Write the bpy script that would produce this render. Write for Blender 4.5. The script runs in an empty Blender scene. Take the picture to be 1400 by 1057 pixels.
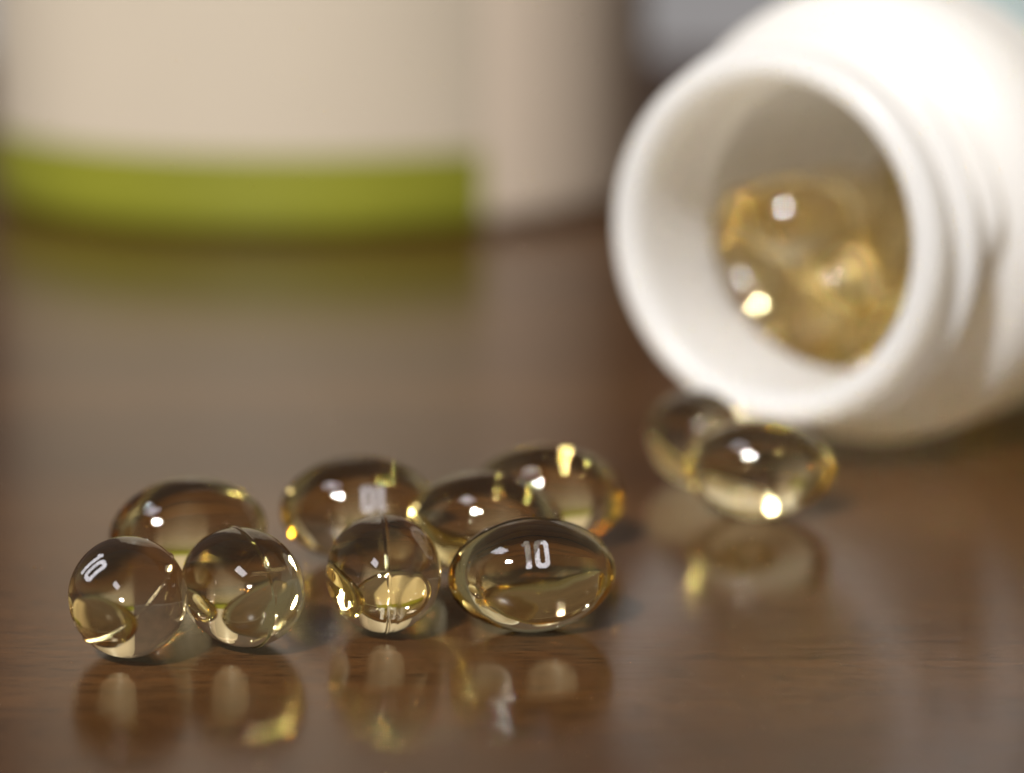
import bpy, bmesh, math, random
from math import sin, cos, pi, radians as rad
from mathutils import Vector, Matrix, noise
MM = 0.001
sc = bpy.context.scene
CLAMP = 0.0

# ------------------------------------------------------------------ camera
cd = bpy.data.cameras.new('camera')
cam = bpy.data.objects.new('camera', cd)
sc.collection.objects.link(cam)
sc.camera = cam
cd.sensor_fit = 'HORIZONTAL'
cd.sensor_width = 36.0
cd.lens = 36.0 * 4000 / 1400
cd.clip_start = 0.01
cd.clip_end = 20
cam.location = (0, 0, 57.9 * MM)
cam.rotation_euler = (rad(90) - math.atan2(828, 4000), 0, 0)
cd.dof.use_dof = True
cd.dof.focus_distance = 197.5 * MM
cd.dof.aperture_fstop = cd.lens / 7.2          # an aperture about 7 mm across
cd.dof.aperture_blades = 0

# ------------------------------------------------------------------ world, lamps, exposure
w = bpy.data.worlds.new('World')
sc.world = w
w.use_nodes = True
bg = w.node_tree.nodes['Background']
bg.inputs[0].default_value = (1.0, 0.95, 0.88, 1)
bg.inputs[1].default_value = 0.145


def area(name, loc, target, sx, sy, power, col):
    l = bpy.data.lights.new(name, 'AREA')
    l.shape = 'RECTANGLE'
    l.size, l.size_y = sx, sy
    l.energy = power
    l.color = col
    o = bpy.data.objects.new(name, l)
    sc.collection.objects.link(o)
    o.location = loc
    o.rotation_euler = (Vector(target) - Vector(loc)).to_track_quat('-Z', 'Y').to_euler()
    return o


T = Vector((0.0, 0.205, 0.0))


def from_dir(az, el, d):      # az: degrees from straight behind the camera, negative = left
    return T + Vector((sin(rad(az)) * cos(rad(el)), -cos(rad(az)) * cos(rad(el)), sin(rad(el)))) * d


# the sunlit window pane behind the photographer and the paler sky pane above it
key = area('window_pane_lamp', from_dir(-24, 41, 2.4), T, 0.25, 0.18, 106.0, (1.0, 0.99, 0.98))
pane = area('sky_pane_lamp', from_dir(-58, 60, 2.4), T, 0.60, 0.46, 9.0, (0.86, 0.87, 1.0))

vs = sc.view_settings
vs.view_transform = 'Standard'
vs.look = 'None'
vs.exposure = 0.0
vs.gamma = 1.0
vs.use_curve_mapping = False

cy = sc.cycles
cy.max_bounces = 32
cy.transmission_bounces = 28
cy.glossy_bounces = 8
cy.diffuse_bounces = 8
cy.volume_bounces = 0
cy.transparent_max_bounces = 8
cy.caustics_reflective = True
cy.caustics_refractive = True
cy.blur_glossy = 0.0
cy.sample_clamp_indirect = CLAMP
cy.use_adaptive_sampling = False
cy.use_denoising = True
cy.denoiser = 'OPENIMAGEDENOISE'
cy.denoising_input_passes = 'RGB_ALBEDO_NORMAL'
cy.denoising_prefilter = 'ACCURATE'


# ------------------------------------------------------------------ helpers
def nodes(name):
    m = bpy.data.materials.new(name)
    m.use_nodes = True
    nt = m.node_tree
    return m, nt, nt.nodes['Principled BSDF'], nt.nodes['Material Output']


def add(nt, kind, **kw):
    n = nt.nodes.new(kind)
    for k, v in kw.items():
        if k.startswith('i_'):
            n.inputs[k[2:].replace('_', ' ')].default_value = v
        else:
            setattr(n, k, v)
    return n


def ramp(nt, fac, stops):
    r = add(nt, 'ShaderNodeValToRGB')
    el = r.color_ramp.elements
    while len(el) < len(stops):
        el.new(0.5)
    for e, (p, c) in zip(el, stops):
        e.position = p
        e.color = (*c, 1) if len(c) == 3 else c
    nt.links.new(fac, r.inputs[0])
    return r.outputs[0]


def mesh_obj(name, verts, faces, mat, parent=None, smooth=True, scale=MM):
    me = bpy.data.meshes.new(name)
    me.from_pydata([(x * scale, y * scale, z * scale) for x, y, z in verts], [], faces)
    me.materials.append(mat)
    if smooth:
        me.polygons.foreach_set('use_smooth', [True] * len(me.polygons))
    me.update()
    if smooth:
        me.set_sharp_from_angle(angle=rad(42))
    o = bpy.data.objects.new(name, me)
    sc.collection.objects.link(o)
    o.parent = parent
    return o


def lathe(profile, n, a0=0.0, a1=2 * pi):
    """revolve (radius, height) pairs about z; a full turn is closed, a partial one is open"""
    full = abs(a1 - a0 - 2 * pi) < 1e-6
    cols = n if full else n + 1
    V, F = [], []
    for r, z in profile:
        for k in range(cols):
            a = a0 + (a1 - a0) * k / n
            V.append((r * cos(a), r * sin(a), z))
    for i in range(len(profile) - 1):
        for k in range(n):
            k2 = (k + 1) % cols
            F.append((i * cols + k, i * cols + k2, (i + 1) * cols + k2, (i + 1) * cols + k))
    return V, F


def arc(cx, cz, r, d0, d1, n=6):
    return [(cx + r * cos(rad(d0 + (d1 - d0) * i / n)), cz + r * sin(rad(d0 + (d1 - d0) * i / n))) for i in range(n + 1)]


def tag(o, label=None, cat=None, group=None, kind=None):
    for k, v in (('label', label), ('category', cat), ('group', group), ('kind', kind)):
        if v:
            o[k] = v
    return o


# ------------------------------------------------------------------ materials
def wood_material():
    m, nt, b, out = nodes('varnished_wood')
    L = nt.links.new
    tc = add(nt, 'ShaderNodeTexCoord')

    def streaks(sx, sy, scale, detail=4.0, rough=0.6):
        mp = add(nt, 'ShaderNodeMapping')
        mp.inputs['Scale'].default_value = (sx, sy, 1)
        L(tc.outputs['Object'], mp.inputs['Vector'])
        n = add(nt, 'ShaderNodeTexNoise')
        n.inputs['Scale'].default_value = scale
        n.inputs['Detail'].default_value = detail
        n.inputs['Roughness'].default_value = rough
        L(mp.outputs[0], n.inputs['Vector'])
        return n.outputs[0]

    broad = streaks(6, 34, 1.0, 3)            # broad figure
    grain = streaks(70, 800, 1.0, 4, 0.65)    # grain lines, 1 mm or so apart
    fine = streaks(420, 3200, 1.0, 3, 0.6)    # pores
    col = ramp(nt, broad, [(0.28, (0.032, 0.0122, 0.0033)), (0.5, (0.056, 0.0225, 0.006)), (0.75, (0.086, 0.037, 0.010))])
    g = ramp(nt, grain, [(0.30, (0.65, 0.63, 0.62)), (0.5, (1, 1, 1)), (0.72, (1.25, 1.2, 1.15))])
    p = ramp(nt, fine, [(0.33, (0.18, 0.16, 0.15)), (0.47, (1, 1, 1)), (0.62, (1.0, 1.0, 1.0)), (0.75, (1.35, 1.35, 1.35))])
    m1 = add(nt, 'ShaderNodeMixRGB', blend_type='MULTIPLY')
    m1.inputs[0].default_value = 1
    L(col, m1.inputs[1]); L(g, m1.inputs[2])
    m2 = add(nt, 'ShaderNodeMixRGB', blend_type='MULTIPLY')
    m2.inputs[0].default_value = 0.9
    L(m1.outputs[0], m2.inputs[1]); L(p, m2.inputs[2])
    L(m2.outputs[0], b.inputs['Base Color'])
    rr = add(nt, 'ShaderNodeMapRange')
    rr.inputs['To Min'].default_value = 0.13
    rr.inputs['To Max'].default_value = 0.26
    L(grain, rr.inputs[0])
    L(rr.outputs[0], b.inputs['Roughness'])
    b.inputs['IOR'].default_value = 1.34
    mixh = add(nt, 'ShaderNodeMath', operation='MULTIPLY_ADD')
    L(fine, mixh.inputs[0])
    mixh.inputs[1].default_value = 0.5
    L(grain, mixh.inputs[2])
    bm1 = add(nt, 'ShaderNodeBump')
    bm1.inputs['Strength'].default_value = 0.14
    bm1.inputs['Distance'].default_value = 0.00006
    L(mixh.outputs[0], bm1.inputs['Height'])
    L(bm1.outputs[0], b.inputs['Normal'])
    return m


def gel_material(name, density):
    m, nt, b, out = nodes(name)
    nt.nodes.remove(b)
    L = nt.links.new
    g = add(nt, 'ShaderNodeBsdfGlass')
    g.inputs['Color'].default_value = (1, 0.986, 0.93, 1)
    g.inputs['Roughness'].default_value = 0.0
    at = add(nt, 'ShaderNodeAttribute', attribute_name='ior')
    L(at.outputs['Fac'], g.inputs['IOR'])
    L(g.outputs[0], out.inputs['Surface'])
    va = add(nt, 'ShaderNodeVolumeAbsorption')
    va.inputs['Color'].default_value = (1.0, 0.85, 0.32, 1)
    va.inputs['Density'].default_value = density
    L(va.outputs[0], out.inputs['Volume'])
    return m


def plain(name, col, rough, **kw):
    m, nt, b, out = nodes(name)
    b.inputs['Base Color'].default_value = (*col, 1)
    b.inputs['Roughness'].default_value = rough
    for k, v in kw.items():
        b.inputs[k.replace('_', ' ')].default_value = v
    return m, nt, b


def speckle(m, nt, b, scale, amount, base):
    """slight mottling of colour and gloss so that no surface is perfectly even"""
    tc = add(nt, 'ShaderNodeTexCoord')
    n = add(nt, 'ShaderNodeTexNoise')
    n.inputs['Scale'].default_value = scale
    n.inputs['Detail'].default_value = 2
    nt.links.new(tc.outputs['Object'], n.inputs['Vector'])
    lo = tuple(c * (1 - amount) for c in base)
    hi = tuple(min(1, c * (1 + amount)) for c in base)
    nt.links.new(ramp(nt, n.outputs[0], [(0.3, lo), (0.7, hi)]), b.inputs['Base Color'])


def translucent(nt, b, amount, col):
    """light soaks through thin plastic or paper"""
    tr = add(nt, 'ShaderNodeBsdfTranslucent')
    tr.inputs['Color'].default_value = (*col, 1)
    mx = add(nt, 'ShaderNodeMixShader')
    mx.inputs[0].default_value = amount
    nt.links.new(b.outputs[0], mx.inputs[1])
    nt.links.new(tr.outputs[0], mx.inputs[2])
    nt.links.new(mx.outputs[0], nt.nodes['Material Output'].inputs['Surface'])


WOOD = wood_material()
GEL = gel_material('amber_gelatin', 220.0)
GEL_HEAP = gel_material('amber_gelatin_and_oil', 45.0)
INK, nt_, b_ = plain('white_ink', (0.62, 0.60, 0.62), 0.7)
speckle(INK, nt_, b_, 4000, 0.2, (0.50, 0.48, 0.50))
b_.inputs['Alpha'].default_value = 0.62
b_.inputs['Specular IOR Level'].default_value = 0.1
PLASTIC, nt_, b_ = plain('white_plastic', (0.86, 0.86, 0.85), 0.32)
speckle(PLASTIC, nt_, b_, 60, 0.015, (0.85, 0.86, 0.88))
translucent(nt_, b_, 0.60, (0.97, 0.925, 0.84))
BLUE, nt_, b_ = plain('pale_blue_paper', (0.36, 0.56, 0.66), 0.45)
speckle(BLUE, nt_, b_, 150, 0.04, (0.36, 0.56, 0.66))
translucent(nt_, b_, 0.55, (0.90, 0.86, 0.74))
CREAM, nt_, b_ = plain('cream_plastic', (0.70, 0.60, 0.50), 0.38)
speckle(CREAM, nt_, b_, 30, 0.04, (0.60, 0.49, 0.38))
PAPER, nt_, b_ = plain('cream_paper', (0.75, 0.69, 0.60), 0.40)
speckle(PAPER, nt_, b_, 24, 0.05, (0.445, 0.375, 0.285))
GREEN, nt_, b_ = plain('olive_green_print', (0.25, 0.27, 0.02), 0.40)
speckle(GREEN, nt_, b_, 40, 0.06, (0.185, 0.185, 0.016))
DARKWALL, nt_, b_ = plain('dark_brown_wall', (0.060, 0.033, 0.023), 0.7)
speckle(DARKWALL, nt_, b_, 7, 0.25, (0.060, 0.033, 0.023))
GREYPANEL, nt_, b_ = plain('grey_panel', (0.25, 0.24, 0.24), 0.7)
speckle(GREYPANEL, nt_, b_, 9, 0.08, (0.25, 0.24, 0.24))


# ------------------------------------------------------------------ setting: tabletop and what shows of the wall
def slab(name, x0, x1, y0, y1, z0, z1, mat, bev=0.0):
    bm = bmesh.new()
    bmesh.ops.create_cube(bm, size=1)
    for v in bm.verts:
        v.co = Vector(((x0 + x1) / 2 + v.co.x * (x1 - x0), (y0 + y1) / 2 + v.co.y * (y1 - y0), (z0 + z1) / 2 + v.co.z * (z1 - z0))) * MM
    if bev:
        bmesh.ops.bevel(bm, geom=bm.edges[:], offset=bev * MM, segments=3, affect='EDGES', profile=0.5)
    me = bpy.data.meshes.new(name)
    bm.to_mesh(me)
    bm.free()
    me.materials.append(mat)
    o = bpy.data.objects.new(name, me)
    sc.collection.objects.link(o)
    return o


table = tag(slab('tabletop', -420, 420, -240, 640, -28, 0, WOOD, 3), kind='structure', label='dark brown varnished wooden tabletop with fine grain')
wall = tag(slab('wall', -900, 900, 1150, 1170, -500, 900, DARKWALL), kind='structure', label='dark brown wall far behind the table, out of focus')
panel = slab('grey_stand_in', -900, 900, 1138, 1149.5, -500, 0, GREYPANEL, 2)  # upright grey stand-in for something low and pale beyond the table edge
panel.parent = wall

# ------------------------------------------------------------------ the softgels
A, B = 5.9, 4.0           # half length and radius, mm
SHELL = 0.55
N_SHELL, N_OIL, N_AIR = 1.53, 1.465, 1.0


def prof(u, a, b):
    return b * max(0.0, 1 - abs(u / a) ** 1.9) ** 0.53


def softgel_mesh(name, seg, rings, seam, mat, hollow=True):
    V, F, iors = [], [], []

    def skin(a, b, flip, bump, ior):
        base = len(V)
        V.append((-a, 0, 0))
        for i in range(1, rings):
            u = -a * cos(pi * i / rings)
            r = prof(u, a, b)
            for k in range(seg):
                t = 2 * pi * k / seg
                d = 0.0
                if bump:      # a hair-fine raised seam along the meridian that runs over top and bottom
                    for c0 in (pi / 2, 3 * pi / 2):
                        x = (t - c0) * max(r, 0.6)
                        d += bump * math.exp(-(x / 0.09) ** 2)
                if bump:      # soft, shallow dents: gelatin is never a perfect ellipsoid
                    q = Vector((u * 0.42, r * cos(t) * 0.42, r * sin(t) * 0.42 + 7.3))
                    d += 0.030 * noise.noise(q) + 0.006 * noise.noise(q * 3.1)
                V.append((u, (r + d) * cos(t), (r + d) * sin(t)))
        V.append((a, 0, 0))
        last = len(V) - 1
        for i in range(rings):
            for k in range(seg):
                k2 = (k + 1) % seg
                if i == 0:
                    f = (base, base + 1 + k2, base + 1 + k)
                elif i == rings - 1:
                    q = base + 1 + (i - 1) * seg
                    f = (last, q + k, q + k2)
                else:
                    q = base + 1 + (i - 1) * seg
                    f = (q + k, q + k2, q + seg + k2, q + seg + k)
                F.append(tuple(reversed(f)) if flip else f)
                iors.append(ior)

    skin(A, B, False, seam, N_SHELL / N_AIR)
    if hollow:
        skin(A - SHELL, B - SHELL, True, 0, N_SHELL / N_OIL)
    me = bpy.data.meshes.new(name)
    me.from_pydata([(x * MM, y * MM, z * MM) for x, y, z in V], [], F)
    me.materials.append(mat)
    me.polygons.foreach_set('use_smooth', [True] * len(me.polygons))
    at = me.attributes.new('ior', 'FLOAT', 'FACE')
    at.data.foreach_set('value', iors)
    me.update()
    return me


def figure_masks():
    """the digits 1 and 0 on a grid of small cells, edges ragged as printed ink is"""
    rnd = random.Random(4)
    nx, ny = 46, 48                      # 1.98 x 2.06 mm
    cell = 1.98 / nx
    cells = []
    edge = [[rnd.uniform(-1.0, 1.0) for _ in range(ny)] for _ in range(6)]

    def rrect(x, y, x0, x1, y0, y1, r):
        dx = max(x0 + r - x, 0, x - (x1 - r))
        dy = max(y0 + r - y, 0, y - (y1 - r))
        return x0 <= x <= x1 and y0 <= y <= y1 and dx * dx + dy * dy <= r * r

    for j in range(ny):
        for i in range(nx):
            x, y = i + 0.5, j + 0.5
            e = lambda k: edge[k][j]
            one = rrect(x, y, 7.5 + 0.7 * e(0), 16.6 + 0.7 * e(1), 0, ny, 3.0) or (y > 38 + 0.8 * edge[5][i % ny] and y < 44.5 and 3.2 < x < 10 and y - 38 > (6 - x) * 0.9)
            zero = rrect(x, y, 22.5 + 0.6 * e(2), nx - 0.3 + 0.6 * e(3), 0, ny, 9.0) and not rrect(x, y, 30.4 + 0.6 * e(4), 38.2 + 0.6 * e(5), 8, ny - 8, 3.6)
            if (one or zero) and rnd.random() > 0.05:
                cells.append((i, j))
    return cells, nx, ny, cell


CELLS, NX, NY, CELL = figure_masks()


def lettering(parent, theta, u0=0.0):
    """the number 10 lying on the shell, centred THETA degrees up from the side that faces local -Y"""
    V, F, idx = [], [], {}

    def vert(i, j):
        if (i, j) not in idx:
            u = u0 + (i - NX / 2) * CELL
            r = prof(u, A, B) + 0.012
            t = rad(theta) + (j - NY / 2) * CELL / B
            idx[(i, j)] = len(V)
            V.append((u, -r * cos(t), r * sin(t)))
        return idx[(i, j)]

    for i, j in CELLS:
        F.append((vert(i, j), vert(i + 1, j), vert(i + 1, j + 1), vert(i, j + 1)))
    return mesh_obj('lettering', V, F, INK, parent)


FINE = softgel_mesh('softgel', 240, 72, 0.10, GEL)
COARSE = softgel_mesh('softgel', 40, 24, 0.0, GEL_HEAP, False)


def softgel(x, y, z, yaw, roll, label, group=None, me=FINE, tilt=0.0, print_at=None):
    o = bpy.data.objects.new('softgel', me)
    sc.collection.objects.link(o)
    o.location = (x * MM, y * MM, z * MM)
    o.rotation_euler = (rad(roll), rad(tilt), rad(yaw))
    tag(o, label, 'softgel', group)
    if print_at:
        for th, u0 in print_at:
            lettering(o, th, u0)
    return o


G = 'clear amber softgels spilled on the table'
Z = B + 0.02
softgel(-25.9, 190.4, Z, -80, -50, 'clear softgel seen end on, nearest the left edge, white number along its upper left side', G, print_at=[(0, 2.2)])
softgel(-18.4, 192.8, Z, -63, 0, 'clear softgel seen nearly end on, seam curving down it, second from the left', G)
softgel(-23.7, 207.9, Z, 24, 30, 'broadside softgel at far left, behind the two end-on softgels', G)
softgel(-11.6, 214.7, Z, 185, 0, 'broadside softgel with its white number 10 upside down', G, print_at=[(155, -1.1)])
softgel(-8.9, 196.4, Z, -84, 0, 'round end-on softgel with upright seam, touching the softgel that reads 10', G)
softgel(-2.0, 209.8, Z, -11, -12, 'softgel half hidden right behind the front one that reads 10, middle of the cluster', G)
softgel(2.8, 218.9, Z, -9, 12, 'rearmost softgel of the main cluster, gold at its right end', G)
softgel(1.4, 196.0, Z, 10, 0, 'sharp broadside softgel in front with the white number 10 facing the camera', G, print_at=[(36, -0.4)])
softgel(19.8, 227.9, Z, -6, 18, 'blurred broadside softgel alone in front of the white bottle mouth', G)
softgel(15.6, 239.3, Z, -72, 20, 'dark blurred softgel tucked under the left lip of the white bottle', G)

# ------------------------------------------------------------------ white bottle lying on its side
BOTTLE_C = Vector((21.2, 242.0, 20.4))
BYAW = 36.0


def bottle_point_matrix():
    ax = Vector((sin(rad(BYAW)), cos(rad(BYAW)), 0))
    e1 = Vector((cos(rad(BYAW)), -sin(rad(BYAW)), 0))
    e2 = Vector((0, 0, 1))
    # local x -> e1, local y -> -up... local z runs along the axis from the mouth into the bottle
    M = Matrix((( e1.x, -e2.x, ax.x), (e1.y, -e2.y, ax.y), (e1.z, -e2.z, ax.z)))
    if M.determinant() < 0:
        M = Matrix(((e1.x, e2.x, ax.x), (e1.y, e2.y, ax.y), (e1.z, e2.z, ax.z)))
    return M


BM = bottle_point_matrix()
bottle = bpy.data.objects.new('pill_bottle', None)
sc.collection.objects.link(bottle)
bottle.matrix_world = Matrix.Translation(BOTTLE_C * MM) @ BM.to_4x4()
tag(bottle, 'open white plastic pill bottle lying on its side, threaded mouth toward the camera', 'bottle')
RB = 20.3
outer = (arc(14.6, 1.3, 1.3, -90, 0, 5)[0:] + [(15.9, 2.2), (15.05, 2.5), (14.9, 2.8), (14.9, 10.8), (15.1, 11.3)]
         + [(15.9, 11.8), (16.8, 12.2), (18.2, 12.9), (19.2, 13.8), (19.9, 15.0), (20.2, 16.4), (RB, 18.0), (RB, 74.0)]
         + arc(RB - 3, 74.0, 3, 0, 90, 5)[1:] + [(4, 76.6), (0.01, 76.4)])
inner = ([(0.01, 75.0), (15.5, 75.0)] + arc(16.4, 72.6, 2.4, 90, 0, 4) + [(18.9, 70), (18.9, 17.2), (18.5, 15.8), (17.4, 14.6), (15.6, 13.6), (13.8, 12.9), (13.05, 12.1), (13.0, 11.2), (13.25, 2.0)]
         + [(13.35, 0.9), (13.75, 0.25), (14.3, 0.02)])
V, F = lathe([(r, z) for r, z in outer] + inner, 160)
n_ = 160
k0 = (len(outer) + len(inner) - 1) * n_
F += [(k0 + k, k0 + (k + 1) % n_, (k + 1) % n_, k) for k in range(n_)]
body = mesh_obj('body', V, F, PLASTIC, bottle)


def thread(start_z, pitch, turns, r0, height, width, n=260):
    """a helical thread: a rounded ridge that fades in and out"""
    V, F = [], []
    m = 8
    for i in range(n + 1):
        t = i / n
        a = 2 * pi * turns * t + 1.9
        z = start_z + pitch * turns * t
        f = min(1, t / 0.04, (1 - t) / 0.04)
        for k in range(m + 1):
            q = k / m
            hh = height * f * sin(pi * q) ** 0.7
            V.append(((r0 - 0.25 + (hh + 0.25 * (0 < k < m))) * cos(a), (r0 - 0.25 + (hh + 0.25 * (0 < k < m))) * sin(a), z + (q - 0.5) * width))
    for i in range(n):
        for k in range(m):
            p = i * (m + 1) + k
            F.append((p, p + 1, p + m + 2, p + m + 1))
    return V, F


V, F = thread(2.9, 4.3, 1.75, 15.05, 1.75, 2.0, 320)
mesh_obj('thread', V, F, PLASTIC, bottle)
V, F = lathe([(RB + 0.03, 23.0), (RB + 0.14, 23.0), (RB + 0.14, 70.0), (RB + 0.03, 70.0)], 60, rad(-88), rad(60))
mesh_obj('label', V, F, BLUE, bottle)['label'] = 'pale blue paper label around the bottle body'

HEAP = [(15.5, -11.0, -7.7, 108, -58), (15.5, -2.6, -7.8, -112, -63), (15.5, 7.0, -10.6, -101, 27), (15.5, 12.6, -4.8, -126, 73), (17.0, -6.7, -1.0, -128, 4), (18.2, 0.6, -14.7, 172, 12), (20.7, -6.9, -13.0, -16, 34), (21.0, 6.7, -4.6, 7, -13), (22.7, -14.1, -3.0, -27, -29), (23.2, 7.6, -12.6, -99, -49), (24.2, 0.5, -8.8, -11, -4), (24.4, -6.4, -4.7, -15, 26), (24.8, 13.8, -5.1, 2, 33), (28.6, -4.6, -14.0, 156, -27), (28.7, -11.3, -9.5, 10, -15), (29.7, 7.8, -1.6, 1, -21), (29.8, 3.4, -14.4, 27, 17), (30.3, 9.8, -9.4, 55, -18), (33.1, -13.8, -3.2, 34, 23), (33.3, 2.5, -7.0, -170, 34), (33.3, -5.6, -6.1, -35, 22), (35.2, 14.0, -4.5, 160, -19), (37.1, -0.1, -14.7, -152, 23), (37.3, -0.9, -0.9, -1, 0), (37.9, 8.6, -12.0, -95, -54), (38.8, -7.6, -12.6, -4, 30), (40.3, -13.1, -6.8, -7, 28), (40.4, 6.0, -4.8, -172, 53), (41.2, -1.5, -8.0, -118, 24), (44.1, 12.8, -7.3, 40, 74), (45.1, -7.2, -3.6, -128, 54), (48.2, 7.5, -2.8, 30, 77), (49.0, 0.5, -6.9, -2, -46), (49.9, -13.9, -4.9, 3, -80), (52.9, -6.4, -5.4, 101, -65), (56.6, 4.4, -6.6, 161, -5)]
ax = Vector((sin(rad(BYAW)), cos(rad(BYAW)), 0))
e1 = Vector((cos(rad(BYAW)), -sin(rad(BYAW)), 0))
for s, wv, h, yaw, el in HEAP:
    p = BOTTLE_C + ax * s + e1 * wv + Vector((0, 0, h))
    d = ax * (cos(rad(yaw)) * cos(rad(el))) + e1 * (sin(rad(yaw)) * cos(rad(el))) + Vector((0, 0, sin(rad(el))))
    o = bpy.data.objects.new('softgel', COARSE)
    sc.collection.objects.link(o)
    o.rotation_euler = d.to_track_quat('X', 'Z').to_euler()
    o.location = p * MM
    tag(o, 'golden softgel in the blurred heap inside the white bottle', 'softgel', 'softgels heaped inside the bottle')

# ------------------------------------------------------------------ the cream jar with the green band
JR = 46.4
jar = bpy.data.objects.new('jar', None)
sc.collection.objects.link(jar)
jar.location = (-27.2 * MM, 420.4 * MM, 0)
tag(jar, 'large blurred cream jar with a green band round its label, standing behind', 'jar')
pf = [(0.01, 1.6), (37, 1.6), (39, 0.3), (40.4, 0.05)] + arc(JR - 3, 3, 3, -60, 0, 7) + [(JR, 100)] + arc(JR - 14, 100, 14, 0, 80, 8)[1:] + [(30, 115), (30, 116)]
V, F = lathe(pf, 128)
mesh_obj('body', V, F, CREAM, jar)
V, F = lathe([(0.01, 134), (31, 134), (33, 132), (33.4, 116.5), (30.5, 116.2)], 96)
mesh_obj('lid', V, F, PAPER, jar)
# the label ends 29 degrees to the right of the side that faces the camera
a_end = rad(-90 + 30.1)
a_beg = a_end - rad(300)
V, F = lathe(arc(JR - 3, 3, 3.18, -55, 0, 7) + [(JR + 0.18, 98), (JR + 0.02, 98)], 110, a_beg, a_end)
lab = mesh_obj('label', V, F, PAPER, jar)
V, F = lathe(arc(JR - 3, 3, 3.26, -54, 0, 7) + [(JR + 0.26, 10.7), (JR + 0.2, 10.7)], 110, a_beg, a_end)
mesh_obj('green_band', V, F, GREEN, lab)
